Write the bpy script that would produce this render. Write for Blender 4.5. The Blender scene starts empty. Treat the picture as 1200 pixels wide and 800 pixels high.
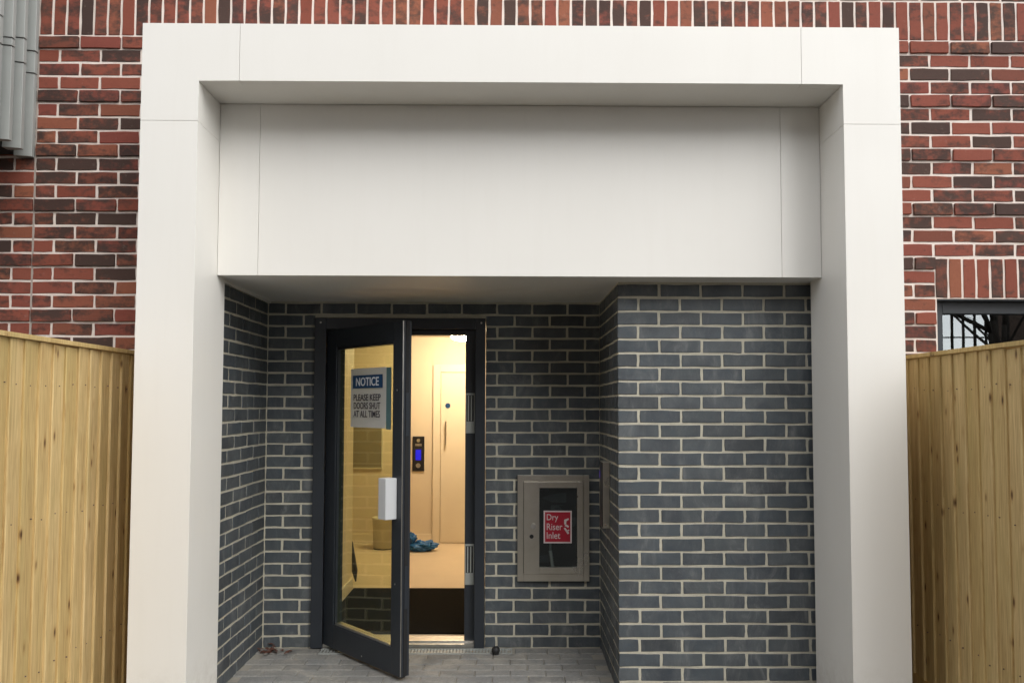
import bpy, bmesh, math, random
from mathutils import Vector, Matrix
random.seed(7)
R = math.radians
S = bpy.context.scene
COL = S.collection

# ------------------------------------------------------------------ camera
F_PX, CY, PITCH, ROLL, YAW, CAM_H = 933.0, 433.0, .0473, .0026, -.008, 1.5
cam_d = bpy.data.cameras.new('camera')
cam = bpy.data.objects.new('camera', cam_d); COL.objects.link(cam)
cam_d.sensor_width = 36.0
cam_d.lens = 36.0 * F_PX / 1200.0
cam_d.shift_y = (CY - 400.0) / 1200.0
cam_d.clip_start = .05; cam_d.clip_end = 2000
cam.matrix_world = (Matrix.Translation((0, 0, CAM_H)) @ Matrix.Rotation(YAW, 4, 'Z')
                    @ Matrix.Rotation(math.pi / 2 + PITCH, 4, 'X') @ Matrix.Rotation(ROLL, 4, 'Z'))
S.camera = cam
S.render.resolution_x = 1024; S.render.resolution_y = 682

# ------------------------------------------------------------------ sky, sun, exposure
SUN_EL, SUN_AZ = R(46), R(143)          # azimuth clockwise from +Y: behind the camera, to the right
w = bpy.data.worlds.new('World'); S.world = w; w.use_nodes = True
nt = w.node_tree; nt.nodes.clear()
sky = nt.nodes.new('ShaderNodeTexSky'); sky.sky_type = 'NISHITA'; sky.sun_disc = False
sky.sun_elevation = SUN_EL; sky.sun_rotation = SUN_AZ
sky.air_density = 1.0; sky.dust_density = 0.6; sky.ozone_density = 1.0
hs = nt.nodes.new('ShaderNodeHueSaturation'); hs.inputs['Saturation'].default_value = .12   # overcast: nearly grey
bg = nt.nodes.new('ShaderNodeBackground'); bg.inputs['Strength'].default_value = .15
out = nt.nodes.new('ShaderNodeOutputWorld')
nt.links.new(sky.outputs[0], hs.inputs['Color']); nt.links.new(hs.outputs[0], bg.inputs[0]); nt.links.new(bg.outputs[0], out.inputs[0])
sd = bpy.data.lights.new('sun', 'SUN'); sd.energy = 0.8; sd.angle = R(60); sd.color = (1, .96, .88)
sun = bpy.data.objects.new('sun', sd); COL.objects.link(sun)
sdir = Vector((math.sin(SUN_AZ) * math.cos(SUN_EL), math.cos(SUN_AZ) * math.cos(SUN_EL), math.sin(SUN_EL)))
sun.rotation_euler = sdir.to_track_quat('Z', 'Y').to_euler(); sun.location = (6, -6, 9)
S.view_settings.view_transform = 'Standard'; S.view_settings.look = 'None'
S.view_settings.exposure = 1.27; S.view_settings.gamma = 1; S.view_settings.use_curve_mapping = False

# ------------------------------------------------------------------ materials
class NT:
    def __init__(self, name):
        self.m = bpy.data.materials.new(name); self.m.use_nodes = True
        self.t = self.m.node_tree; self.t.nodes.clear()
        self.out = self.n('ShaderNodeOutputMaterial')
    def n(self, typ, **kw):
        x = self.t.nodes.new(typ)
        for k, v in kw.items(): setattr(x, k, v)
        return x
    def l(self, a, b): self.t.links.new(a, b)
    def val(self, sock, v):
        if hasattr(v, 'bl_idname') or hasattr(v, 'is_output'): self.l(v, sock)
        else: sock.default_value = v
    def math(self, op, a, b=0., c=None, clamp=False):
        x = self.n('ShaderNodeMath', operation=op); x.use_clamp = clamp
        self.val(x.inputs[0], a); self.val(x.inputs[1], b)
        if c is not None: self.val(x.inputs[2], c)
        return x.outputs[0]
    def vmath(self, op, a, b):
        x = self.n('ShaderNodeVectorMath', operation=op)
        self.val(x.inputs[0], a); self.val(x.inputs[1], b); return x.outputs[0]
    def noise(self, vec, scale, detail=3., rough=.55, dist=0.):
        x = self.n('ShaderNodeTexNoise'); self.l(vec, x.inputs['Vector'])
        x.inputs['Scale'].default_value = scale; x.inputs['Detail'].default_value = detail
        x.inputs['Roughness'].default_value = rough; x.inputs['Distortion'].default_value = dist
        return x.outputs['Fac']
    def ramp(self, fac, stops, interp='LINEAR'):
        x = self.n('ShaderNodeValToRGB'); x.color_ramp.interpolation = interp
        e = x.color_ramp.elements
        while len(e) < len(stops): e.new(.5)
        for i, (p, c) in enumerate(stops):
            e[i].position = p
            e[i].color = (c, c, c, 1) if isinstance(c, (int, float)) else (*c, 1)
        self.l(fac, x.inputs[0]); return x.outputs[0]
    def mix(self, fac, a, b, mode='MIX'):
        x = self.n('ShaderNodeMix', data_type='RGBA', blend_type=mode)
        self.val(x.inputs[0], fac)
        for s, v in ((x.inputs[6], a), (x.inputs[7], b)):
            if isinstance(v, tuple): s.default_value = (*v, 1) if len(v) == 3 else v
            else: self.l(v, s)
        return x.outputs[2]
    def bump(self, h, strength=.3, dist=.002, normal=None):
        x = self.n('ShaderNodeBump'); x.inputs['Strength'].default_value = strength; x.inputs['Distance'].default_value = dist
        self.l(h, x.inputs['Height'])
        if normal is not None: self.l(normal, x.inputs['Normal'])
        return x.outputs[0]
    def pbr(self, col, rough=.6, metal=0., normal=None, spec=.5, emit=None, estr=0.):
        b = self.n('ShaderNodeBsdfPrincipled')
        if isinstance(col, tuple): b.inputs['Base Color'].default_value = (*col, 1)
        else: self.l(col, b.inputs['Base Color'])
        self.val(b.inputs['Roughness'], rough); b.inputs['Metallic'].default_value = metal
        b.inputs['Specular IOR Level'].default_value = spec
        if normal is not None: self.l(normal, b.inputs['Normal'])
        if emit: b.inputs['Emission Color'].default_value = (*emit, 1); b.inputs['Emission Strength'].default_value = estr
        self.l(b.outputs[0], self.out.inputs[0]); return b
    def objco(self): return self.n('ShaderNodeTexCoord').outputs['Object']
    def pos(self): return self.n('ShaderNodeNewGeometry').outputs['Position']
    def rnd(self):
        a = self.n('ShaderNodeObjectInfo').outputs['Random']; b = self.n('ShaderNodeNewGeometry').outputs['Random Per Island']
        return self.math('FRACT', self.math('ADD', a, b))
    def rndco(self, r):
        x = self.n('ShaderNodeCombineXYZ')
        self.l(self.math('MULTIPLY', r, 91.7), x.inputs[0]); self.l(self.math('MULTIPLY', r, 53.1), x.inputs[1]); self.l(self.math('MULTIPLY', r, 137.3), x.inputs[2])
        return self.vmath('ADD', self.objco(), x.outputs[0])
    def sub(self, r, k): return self.math('FRACT', self.math('MULTIPLY', r, k))

def mat_red_brick():
    t = NT('red_brick'); r = t.rnd(); co = t.rndco(r)
    base = t.ramp(t.sub(r, 17.3), [(0, (.235, .066, .042)), (.3, (.28, .084, .054)), (.6, (.245, .067, .049)), (.82, (.32, .115, .064)), (1, (.20, .066, .044))])
    fine = t.noise(co, 55, 4, .65)
    base = t.mix(t.math('MULTIPLY', fine, .5), base, t.mix(1., base, (.55, .5, .5), 'MULTIPLY'))
    sc = t.n('ShaderNodeMapping'); sc.inputs['Scale'].default_value = (7, 7, 13); t.l(co, sc.inputs[0])
    n = t.math('ADD', t.math('MULTIPLY', t.noise(sc.outputs[0], 1., 5, .66, .15), .72), t.math('MULTIPLY', t.noise(co, 34, 3, .6), .28))
    amt = t.ramp(t.sub(r, 29.7), [(0, .12), (.3, .22), (.6, .28), (.82, .32), (.94, .38), (1, .45)])
    f = t.math('ADD', n, t.math('SUBTRACT', amt, .24))
    f = t.ramp(f, [(.46, 0.), (.53, .5), (.61, .9)])
    dark = t.ramp(t.sub(r, 43.1), [(0, (.040, .029, .025)), (.6, (.056, .040, .033)), (1, (.032, .026, .024))])
    col = t.mix(f, base, dark)
    pale = t.ramp(t.noise(t.pos(), 26, 5, .7), [(.62, 0.), (.78, .22)])
    col = t.mix(pale, col, (.42, .33, .29))
    sp = t.ramp(t.noise(co, 210, 2, .5), [(.68, 0.), (.76, .5)])
    col = t.mix(sp, col, (.06, .035, .03))
    h = t.math('ADD', t.math('MULTIPLY', t.noise(co, 150, 4, .7), .7), t.math('MULTIPLY', t.noise(co, 28, 3), .6))
    t.pbr(col, .82, normal=t.bump(h, .55, .004), spec=.3); return t.m

def mat_grey_brick():
    t = NT('grey_brick'); r = t.rnd(); co = t.rndco(r)
    base = t.ramp(t.sub(r, 17.3), [(0, (.052, .065, .078)), (.3, (.074, .090, .104)), (.55, (.062, .074, .082)), (.8, (.090, .104, .114)), (1, (.044, .051, .057))])
    fine = t.noise(co, 35, 5, .65)
    base = t.mix(t.ramp(fine, [(.35, 0.), (.75, .55)]), base, (.085, .090, .092))
    blot = t.ramp(t.noise(co, 9, 2, .5), [(.45, 0.), (.7, .5)])
    base = t.mix(blot, base, (.040, .045, .055))
    mp = t.n('ShaderNodeMapping'); mp.inputs['Scale'].default_value = (1, 1, .45); t.l(t.pos(), mp.inputs[0])
    haze = t.ramp(t.noise(mp.outputs[0], 7.5, 6, .72, .6), [(.45, 0.), (.56, .14), (.68, .55)])
    base = t.mix(haze, base, (.21, .215, .215))
    spk = t.ramp(t.noise(co, 150, 3, .6), [(.66, 0.), (.74, .6)])
    base = t.mix(spk, base, (.2, .2, .19))
    h = t.math('ADD', t.math('MULTIPLY', t.noise(co, 130, 4, .7), .5), t.math('MULTIPLY', t.noise(co, 18, 3), .8))
    t.pbr(base, t.ramp(fine, [(.3, .42), (.8, .62)]), normal=t.bump(h, .4, .003), spec=.45); return t.m

def mat_mortar(name, c1, c2):
    t = NT(name); p = t.pos()
    c = t.mix(t.ramp(t.noise(p, 13, 5, .7), [(.3, 0.), (.7, 1.)]), c1, c2)
    c = t.mix(t.ramp(t.noise(p, 160, 2, .6), [(.55, 0.), (.8, .35)]), c, (c2[0] * .5, c2[1] * .5, c2[2] * .5))
    t.pbr(c, .95, normal=t.bump(t.noise(p, 260, 4, .7), .6, .003), spec=.15); return t.m

def mat_panel(name, c, rough=.42):
    t = NT(name); p = t.pos()
    st = t.n('ShaderNodeMapping'); st.inputs['Scale'].default_value = (9, 9, .7); t.l(p, st.inputs[0])
    streak = t.ramp(t.noise(st.outputs[0], 1.6, 5, .65), [(.5, 0.), (.85, .10)])
    c2 = t.mix(streak, c, (c[0] * .78, c[1] * .75, c[2] * .70))
    c3 = t.mix(t.ramp(t.noise(p, 2.3, 3), [(.35, 0.), (.7, .10)]), c2, (c[0] * .9, c[1] * .9, c[2] * .88))
    sep = t.n('ShaderNodeSeparateXYZ'); t.l(p, sep.inputs[0])
    spl = t.math('MULTIPLY', t.ramp(sep.outputs[2], [(0., .45), (.32, 0.)]), t.ramp(t.noise(p, 22, 5, .7), [(.4, 0.), (.65, 1.)]))
    c3 = t.mix(spl, c3, (.42, .36, .29))                                   # splashed dirt near the ground
    nz = t.bump(t.noise(p, 420, 2), .05, .001, t.bump(t.noise(p, 1.4, 2), .12, .02))
    t.pbr(c3, t.ramp(t.noise(p, 3, 3), [(.3, rough - .06), (.7, rough + .08)]), normal=nz); return t.m

def mat_wood():
    t = NT('treated_pine'); r = t.rnd(); co = t.rndco(r)
    m = t.n('ShaderNodeMapping'); m.inputs['Scale'].default_value = (18, 18, .8); t.l(co, m.inputs[0])
    g = t.noise(m.outputs[0], 4.5, 5, .6, 1.2)
    base = t.ramp(t.sub(r, 19.1), [(0, (.56, .40, .165)), (.25, (.68, .51, .25)), (.5, (.60, .44, .195)), (.75, (.70, .53, .275)), (1, (.63, .45, .19))])
    col = t.mix(t.ramp(g, [(.38, 0.), (.70, .7)]), base, (.33, .195, .065))
    mb = t.n('ShaderNodeMapping'); mb.inputs['Scale'].default_value = (5, 5, .9); t.l(co, mb.inputs[0])
    col = t.mix(t.ramp(t.noise(mb.outputs[0], 1.7, 3), [(.5, 0.), (.75, .45)]), col, (.40, .31, .115))
    k = t.n('ShaderNodeMapping'); k.inputs['Scale'].default_value = (15, 15, 6.5); t.l(co, k.inputs[0])
    v = t.n('ShaderNodeTexVoronoi'); t.l(k.outputs[0], v.inputs['Vector']); v.inputs['Scale'].default_value = 1.0; v.inputs['Randomness'].default_value = 1.
    vs = t.n('ShaderNodeSeparateColor'); t.l(v.outputs['Color'], vs.inputs[0])
    keep = t.ramp(vs.outputs[0], [(.0, 0.), (.5, 1.)], 'CONSTANT')
    knot = t.math('MULTIPLY', t.ramp(v.outputs['Distance'], [(.05, 1.), (.17, .0)]), keep)
    halo = t.math('MULTIPLY', t.ramp(v.outputs['Distance'], [(.05, .6), (.3, .0)]), keep)
    col = t.mix(halo, col, (.36, .19, .055)); col = t.mix(knot, col, (.085, .038, .016))
    ch = t.ramp(t.noise(t.pos(), 1.6, 3), [(.55, 0.), (.75, .25)])
    col = t.mix(ch, col, (.30, .26, .12))
    t.pbr(col, .7, normal=t.bump(g, .35, .003), spec=.25); return t.m

def mat_paver():
    t = NT('paver'); r = t.rnd(); co = t.rndco(r); p = t.pos()
    base = t.ramp(t.sub(r, 13.7), [(0, (.19, .188, .18)), (.3, (.24, .236, .225)), (.6, (.215, .217, .214)), (.85, (.28, .27, .25)), (1, (.16, .16, .157))])
    base = t.mix(t.ramp(t.noise(co, 90, 4, .7), [(.4, 0.), (.75, .6)]), base, (.10, .098, .092))
    base = t.mix(t.ramp(t.noise(p, 3.2, 6, .7, .8), [(.46, 0.), (.68, .75)]), base, (.34, .32, .28))     # cement smears
    base = t.mix(t.ramp(t.noise(p, 5.1, 4, .6), [(.55, 0.), (.75, .5)]), base, (.10, .095, .085))
    t.pbr(base, .85, normal=t.bump(t.noise(co, 170, 4, .7), .5, .003), spec=.3); return t.m

def mat_plain(name, c, rough=.5, metal=0., var=.12, scale=6., bump=.08, bscale=200, spec=.5, emit=None, estr=0.):
    t = NT(name); p = t.objco()
    col = t.mix(t.ramp(t.noise(p, scale, 4, .6), [(.3, 0.), (.75, 1.)]), c, tuple(x * (1 - var) for x in c))
    t.pbr(col, rough, metal, t.bump(t.noise(p, bscale, 3), bump, .002), spec, emit, estr); return t.m

def mat_steel():
    t = NT('brushed_steel'); p = t.objco()
    g = t.noise(p, 7, 3, .5)
    col = t.mix(t.ramp(g, [(.35, 0.), (.65, 1.)]), (.74, .70, .62), (.64, .60, .52))
    b = t.pbr(col, t.ramp(g, [(.3, .26), (.7, .40)]), 1.); b.inputs['Anisotropic'].default_value = .5; return t.m

def mat_glass(name, refl, tint, wave=.0):
    t = NT(name)
    tr = t.n('ShaderNodeBsdfTransparent'); tr.inputs[0].default_value = (*tint, 1)
    gl = t.n('ShaderNodeBsdfGlossy'); gl.inputs['Roughness'].default_value = .0; gl.inputs[0].default_value = (.96, .98, 1, 1)
    if wave: t.l(t.bump(t.noise(t.objco(), 2.6, 2), wave, .02), gl.inputs['Normal'])
    fr = t.n('ShaderNodeFresnel'); bfc = t.n('ShaderNodeNewGeometry').outputs['Backfacing']
    t.l(t.math('ADD', t.math('MULTIPLY', bfc, 1 / 1.5 - 1.5), 1.5), fr.inputs[0])     # thin pane: both faces reflect alike
    f = t.math('ADD', t.math('MULTIPLY', fr.outputs[0], 1.15), refl, clamp=True)
    mx = t.n('ShaderNodeMixShader'); t.l(f, mx.inputs[0]); t.l(tr.outputs[0], mx.inputs[1]); t.l(gl.outputs[0], mx.inputs[2])
    t.l(mx.outputs[0], t.out.inputs[0]); return t.m

def mat_ground():
    t = NT('asphalt'); p = t.pos()
    c = t.mix(t.ramp(t.noise(p, 1.1, 5, .6), [(.35, 0.), (.7, 1.)]), (.065, .062, .057), (.045, .043, .04))
    t.pbr(c, .9, normal=t.bump(t.noise(p, 120, 3), .5, .005), spec=.2); return t.m

M = dict(
    red=mat_red_brick(), grey=mat_grey_brick(),
    mortar_red=mat_mortar('pink_mortar', (.84, .75, .69), (.75, .65, .58)),
    mortar_grey=mat_mortar('buff_mortar', (.58, .545, .44), (.47, .44, .36)),
    portal=mat_panel('off_white_panel', (.80, .78, .735)),
    wood=mat_wood(), paver=mat_paver(), ground=mat_ground(), steel=mat_steel(),
    bed=mat_plain('jointing_sand', (.30, .28, .24), .95, bump=.5),
    door=mat_plain('anthracite_paint', (.026, .031, .039), .36, var=.2, bump=.06, bscale=500),
    gasket=mat_plain('black_rubber', (.012, .012, .013), .6),
    alu=mat_plain('aluminium', (.62, .60, .56), .38, 1., var=.25, scale=20),
    white=mat_plain('white_plastic', (.60, .615, .63), .4, var=.05),
    sign=mat_plain('sign_board', (.80, .81, .84), .35, var=.06),
    blue=mat_plain('notice_blue', (.012, .062, .16), .4),
    ink=mat_plain('sign_ink', (.06, .055, .085), .5),
    rim=mat_plain('sign_edge', (.10, .19, .20), .3),
    redsign=mat_plain('sign_red', (.36, .012, .03), .35),
    pinkink=mat_plain('sign_white', (.66, .56, .56), .4),
    glass=mat_glass('door_glass', .0, (.88, .91, .75), .03),
    wglass=mat_glass('window_glass', .09, (.6, .65, .66), .006),
    cglass=mat_glass('cabinet_glass', .02, (.6, .64, .63)),
    cream=mat_plain('cream_paint', (.72, .61, .44), .6, var=.05, scale=2),
    ldoor=mat_plain('cream_door', (.77, .67, .50), .5, var=.04, scale=2),
    lfloor=mat_plain('lobby_floor', (.70, .57, .40), .4, var=.08, scale=3),
    ceil=mat_plain('ceiling_paint', (.80, .74, .62), .7),
    mat=mat_plain('coir_mat', (.010, .009, .007), .95, var=.35, scale=50, bump=.8, bscale=300, spec=.05),
    grey_metal=mat_plain('zinc_grey', (.34, .355, .34), .45, .0, var=.14, scale=3),
    dark=mat_plain('dark_void', (.02, .02, .02), .9),
    navy=mat_plain('blue_plastic', (.02, .15, .40), .4, var=.5, scale=30),
    bin=mat_plain('bin_cream', (.66, .60, .44), .45),
    khaki=mat_plain('khaki_board', (.25, .21, .12), .7),
    black=mat_plain('black_plastic', (.015, .015, .017), .35),
    lcd=mat_plain('blue_display', (.01, .01, .3), .3, emit=(.02, .02, 1.), estr=.22),
    lamp=mat_plain('lamp_diffuser', (.9, .85, .75), .5, emit=(1., .82, .59), estr=78.),
    led=mat_plain('violet_led', (.1, .05, .4), .3, emit=(.2, .1, 1.), estr=.1),
    leaf=mat_plain('dry_leaf', (.11, .042, .026), .7, var=.5, scale=40),
    brown=mat_plain('dark_brick', (.16, .11, .085), .85, var=.3, scale=2),
    slate=mat_plain('roof_slate', (.06, .06, .065), .7, var=.3),
    render=mat_plain('pale_render', (.62, .63, .64), .8, var=.1),
    bark=mat_plain('bark', (.055, .045, .035), .9, var=.4, scale=9),
    curtain=mat_plain('net_curtain', (.55, .57, .62), .9, var=.1, scale=9),
)

# ------------------------------------------------------------------ helpers
def link(name, me, mat=None, parent=None):
    o = bpy.data.objects.new(name, me); COL.objects.link(o)
    if mat is not None and me is not None and not me.materials: me.materials.append(mat)
    if parent is not None: o.parent = parent
    return o
def empty(name, loc=(0, 0, 0)):
    o = bpy.data.objects.new(name, None); COL.objects.link(o); o.empty_display_size = .1
    o['_loc'] = 0; del o['_loc']; return o          # parts carry world coordinates; origin stays at the scene origin
def tag(o, label=None, cat=None, group=None, kind=None):
    if label: o['label'] = label
    if cat: o['category'] = cat
    if group: o['group'] = group
    if kind: o['kind'] = kind
    return o
def pydata(name, v, f, smooth=False):
    me = bpy.data.meshes.new(name); me.from_pydata(v, [], f); me.update()
    if smooth: me.polygons.foreach_set('use_smooth', [True] * len(me.polygons))
    return me
def box_bm(b=None, *a, bev=.0):
    x0, x1, y0, y1, z0, z1 = a
    bm = bmesh.new(); bmesh.ops.create_cube(bm, size=1)
    for v in bm.verts:
        v.co = Vector((x0 + (v.co.x + .5) * (x1 - x0), y0 + (v.co.y + .5) * (y1 - y0), z0 + (v.co.z + .5) * (z1 - z0)))
    if bev: bmesh.ops.bevel(bm, geom=list(bm.edges), offset=bev, segments=2, profile=.7, affect='EDGES')
    return bm
def to_mesh(bm, name):
    me = bpy.data.meshes.new(name); bmesh.ops.recalc_face_normals(bm, faces=bm.faces); bm.to_mesh(me); bm.free(); return me
def box(name, mat, parent, x0, x1, y0, y1, z0, z1, bev=.0):
    return link(name, to_mesh(box_bm(None, x0, x1, y0, y1, z0, z1, bev=bev), name), mat, parent)
def boxes(name, mat, parent, lst, bev=0.):
    bm = bmesh.new()
    for a in lst:
        b = box_bm(None, *a, bev=bev); me = bpy.data.meshes.new('tmp'); b.to_mesh(me); b.free(); bm.from_mesh(me); bpy.data.meshes.remove(me)
    return link(name, to_mesh(bm, name), mat, parent)
def prism(name, mat, parent, pts, y0, y1, bev=.0):
    """polygon in XZ extruded along Y"""
    bm = bmesh.new(); a = [bm.verts.new((x, y0, z)) for x, z in pts]; b = [bm.verts.new((x, y1, z)) for x, z in pts]
    n = len(pts); bm.faces.new(a); bm.faces.new(b[::-1])
    for i in range(n): bm.faces.new((a[i], b[i], b[(i + 1) % n], a[(i + 1) % n]))
    if bev: bmesh.ops.bevel(bm, geom=list(bm.edges), offset=bev, segments=2, profile=.7, affect='EDGES')
    return link(name, to_mesh(bm, name), mat, parent)
def lathe(name, mat, parent, prof, n=24, at=(0, 0, 0), smooth=True):
    v, f = [], []
    for r, z in prof:
        for k in range(n):
            a = 2 * math.pi * k / n; v.append((at[0] + r * math.cos(a), at[1] + r * math.sin(a), at[2] + z))
    for i in range(len(prof) - 1):
        for k in range(n):
            f.append((i * n + k, i * n + (k + 1) % n, (i + 1) * n + (k + 1) % n, (i + 1) * n + k))
    f.append(tuple(range(n))[::-1]); f.append(tuple(range((len(prof) - 1) * n, len(prof) * n)))
    return link(name, pydata(name, v, f, smooth), mat, parent)
def cyl_y(name, mat, parent, x, z, r, y0, y1, n=20):
    v = [(x + r * math.cos(2 * math.pi * k / n), y, z + r * math.sin(2 * math.pi * k / n)) for y in (y0, y1) for k in range(n)]
    f = [(k, (k + 1) % n, n + (k + 1) % n, n + k) for k in range(n)] + [tuple(range(n))[::-1], tuple(range(n, 2 * n))]
    return link(name, pydata(name, v, f), mat, parent)
def tube(v, f, p0, p1, r0, r1, n=6):
    d = (p1 - p0).normalized(); a = d.orthogonal().normalized(); b = d.cross(a); s = len(v)
    for p, r in ((p0, r0), (p1, r1)):
        for k in range(n):
            t = 2 * math.pi * k / n; v.append(p + a * (r * math.cos(t)) + b * (r * math.sin(t)))
    for k in range(n): f.append((s + k, s + (k + 1) % n, s + n + (k + 1) % n, s + n + k))
    f.append(tuple(range(s, s + n))[::-1]); f.append(tuple(range(s + n, s + 2 * n)))
def text_mesh(body, size, width=None, bold=.0, align='CENTER', height=None):
    cu = bpy.data.curves.new('txt', 'FONT'); cu.body = body; cu.size = size; cu.align_x = align; cu.offset = bold; cu.resolution_u = 4; cu.extrude = .0004
    o = bpy.data.objects.new('txt', cu); COL.objects.link(o)
    bpy.context.view_layer.update()
    me = bpy.data.meshes.new_from_object(o.evaluated_get(bpy.context.evaluated_depsgraph_get()))
    bpy.data.objects.remove(o); bpy.data.curves.remove(cu)
    xs = [v.co.x for v in me.vertices]; ys = [v.co.y for v in me.vertices]
    cx = (min(xs) + max(xs)) / 2; cy = (min(ys) + max(ys)) / 2
    sx = width / (max(xs) - min(xs)) if width else 1; sy = height / (max(ys) - min(ys)) if height else 1
    for v in me.vertices: v.co.x = (v.co.x - cx) * sx; v.co.y = (v.co.y - cy) * sy
    return me

# ------------------------------------------------------------------ bricks
_bc = {}
def brick_geo(L, H, seed, depth=.05, rough=.0019):
    rr = random.Random(seed)
    hl, hh, c = L / 2, H / 2, .0026
    out = []
    def edge(ax, ay, bx, by, n):
        for i in range(n):
            u = i / n; out.append([ax + (bx - ax) * u, ay + (by - ay) * u])
    nl = 3 if L > .15 else 2; nh = 3 if H > .15 else 2
    for (p, q, n) in (((-hl + c, -hh), (hl - c, -hh), nl), ((hl, -hh + c), (hl, hh - c), nh), ((hl - c, hh), (-hl + c, hh), nl), ((-hl, hh - c), (-hl, -hh + c), nh)):
        edge(*p, *q, n); out.append(list(q))
    for p in out: p[0] += rr.uniform(-rough, rough); p[1] += rr.uniform(-rough, rough)
    tilt = rr.uniform(-.0012, .0012); k = .0017
    n = len(out); v = []
    for x, z in out:
        v.append((x * (1 - k / hl), rr.uniform(-.0004, .0004) + tilt * x / hl, z * (1 - k / hh)))
    for x, z in out: v.append((x, .0014 + rr.uniform(0, .0012), z))
    for x, z in out: v.append((x, depth, z))
    f = [tuple(range(n))]
    for a in (0, n):
        for i in range(n): f.append((a + i, a + n + i, a + n + (i + 1) % n, a + (i + 1) % n))
    return v, f
def brick_mesh(kind, L, H, variant):
    key = (kind, round(L, 3), round(H, 3), variant)
    if key not in _bc:
        v, f = brick_geo(round(L, 3), round(H, 3), hash(key[1:]) & 0xffff)
        me = pydata('brick', v, f); me.materials.append(M[kind]); _bc[key] = me
    return _bc[key]
class BrickField:
    """lays bricks on a wall plane: u along the wall, z up; place(u, z) -> world point; rotz turns the face"""
    def __init__(s, kind, parent, place, rotz, vis=None):
        s.kind, s.parent, s.place, s.rotz, s.vis = kind, parent, place, rotz, vis
        s.n = 0; s.sv = []; s.sf = []; s.rr = random.Random(len(parent.name) * 31 + int(rotz * 10) + int(place(0, 0).x * 77))
    def put(s, u, z, L, H, proud=0., upright=False):
        p = s.place(u, z); nrm = Vector((math.sin(s.rotz), -math.cos(s.rotz), 0))
        p = p + nrm * (proud + s.rr.uniform(-.0012, .0016)) + Vector((0, 0, s.rr.uniform(-.0011, .0011)))
        a = s.rr.uniform(-.004, .004)
        var = s.rr.randrange(6)
        if s.vis is None or s.vis(p):
            o = bpy.data.objects.new('brick', brick_mesh(s.kind, L, H, var)); COL.objects.link(o); o.parent = s.parent
            o.location = p; o.rotation_euler = (0, a + (math.pi if s.rr.random() < .5 else 0), s.rotz); s.n += 1
        else:
            v, f = brick_geo(L, H, s.rr.randrange(99999)); m = Matrix.Translation(p) @ Matrix.Rotation(s.rotz, 4, 'Z'); b = len(s.sv)
            s.sv += [tuple(m @ Vector(q)) for q in v]; s.sf += [tuple(i + b for i in q) for q in f]
    def row(s, z0, z1, u0, u1, phase, holes=(), proud=0., pitch=.225, joint=.0135):
        """perpend centres at phase + k*pitch, clipped to [u0,u1] minus holes"""
        segs = [(u0, u1)]
        for a, b in holes:
            nx = []
            for p, q in segs:
                if b <= p or a >= q: nx.append((p, q)); continue
                if a > p: nx.append((p, a))
                if b < q: nx.append((b, q))
            segs = nx
        for p, q in segs:
            k = math.floor((p - phase) / pitch); cuts = [p - joint / 2]
            while True:
                c = phase + k * pitch; k += 1
                if c <= p + .03: continue
                if c >= q - .03: break
                cuts.append(c + s.rr.uniform(-.002, .002))
            cuts.append(q + joint / 2)
            for a, b in zip(cuts, cuts[1:]):
                s.put((a + b) / 2, (z0 + z1) / 2, b - a - joint, z1 - z0, proud)
    def finish(s):
        if s.sv:
            tag(link('brickwork', pydata('brickwork', s.sv, s.sf), M[s.kind], s.parent), kind='stuff')

def grey_rows(): return [(i, max(2.09 - .075 * (i + 1) + .0060, -.02), min(2.09 - .075 * i - .0060, 2.166)) for i in range(-1, 28)]

# ------------------------------------------------------------------ ground and paving
tag(box('ground', M['ground'], None, -300, 300, -300, 300, -.5, -.03), kind='structure')
pav = empty('paving'); tag(pav, kind='structure')
box('joint_bed', M['bed'], pav, -1.95, 2.1, 3.27, 5.2, -.08, -.0085)
pm = []
for sd_ in range(5):
    bm = box_bm(None, -.0975, .0975, -.0475, .0475, -.06, 0)
    bmesh.ops.bevel(bm, geom=[e for e in bm.edges if all(v.co.z > -.01 for v in e.verts)], offset=.005, segments=1, affect='EDGES')
    rr = random.Random(sd_)
    for v in bm.verts: v.co.x += rr.uniform(-.0015, .0015); v.co.y += rr.uniform(-.0015, .0015)
    me = to_mesh(bm, 'paver'); me.materials.append(M['paver']); pm.append(me)
rr = random.Random(3); sv, sf = [], []
for j in range(44):
    y = 4.885 - j * .1
    if y < 3.3: break
    for i in range(-10, 12):
        x = i * .2 + (.1 if j % 2 else 0) + .03
        if y > 4.25:
            if x < -1.50 or x > .58: continue
        elif x < -1.86 or x > 2.02: continue
        loc = (x, y, rr.uniform(-.0025, .0015)); rx = (rr.uniform(-.008, .008), rr.uniform(-.006, .006), rr.uniform(-.012, .012))
        if y > 4.12 and x < .7:
            o = bpy.data.objects.new('paver', pm[rr.randrange(5)]); COL.objects.link(o); o.parent = pav; o.location = loc; o.rotation_euler = rx
        else:
            me = pm[rr.randrange(5)]; b = len(sv)
            sv += [tuple(v.co + Vector(loc)) for v in me.vertices]; sf += [tuple(q + b for q in p.vertices) for p in me.polygons]
tag(link('paver_field', pydata('paver_field', sv, sf), M['paver'], pav), kind='stuff')
for i in range(5):      # cut pavers between the drain and the right-hand pier
    o = bpy.data.objects.new('paver', pm[i]); COL.objects.link(o); o.parent = pav; o.location = (.16 + i * .2 if i < 3 else -1.24 - (i - 3) * .2, 4.99, rr.uniform(-.002, .001))

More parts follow.
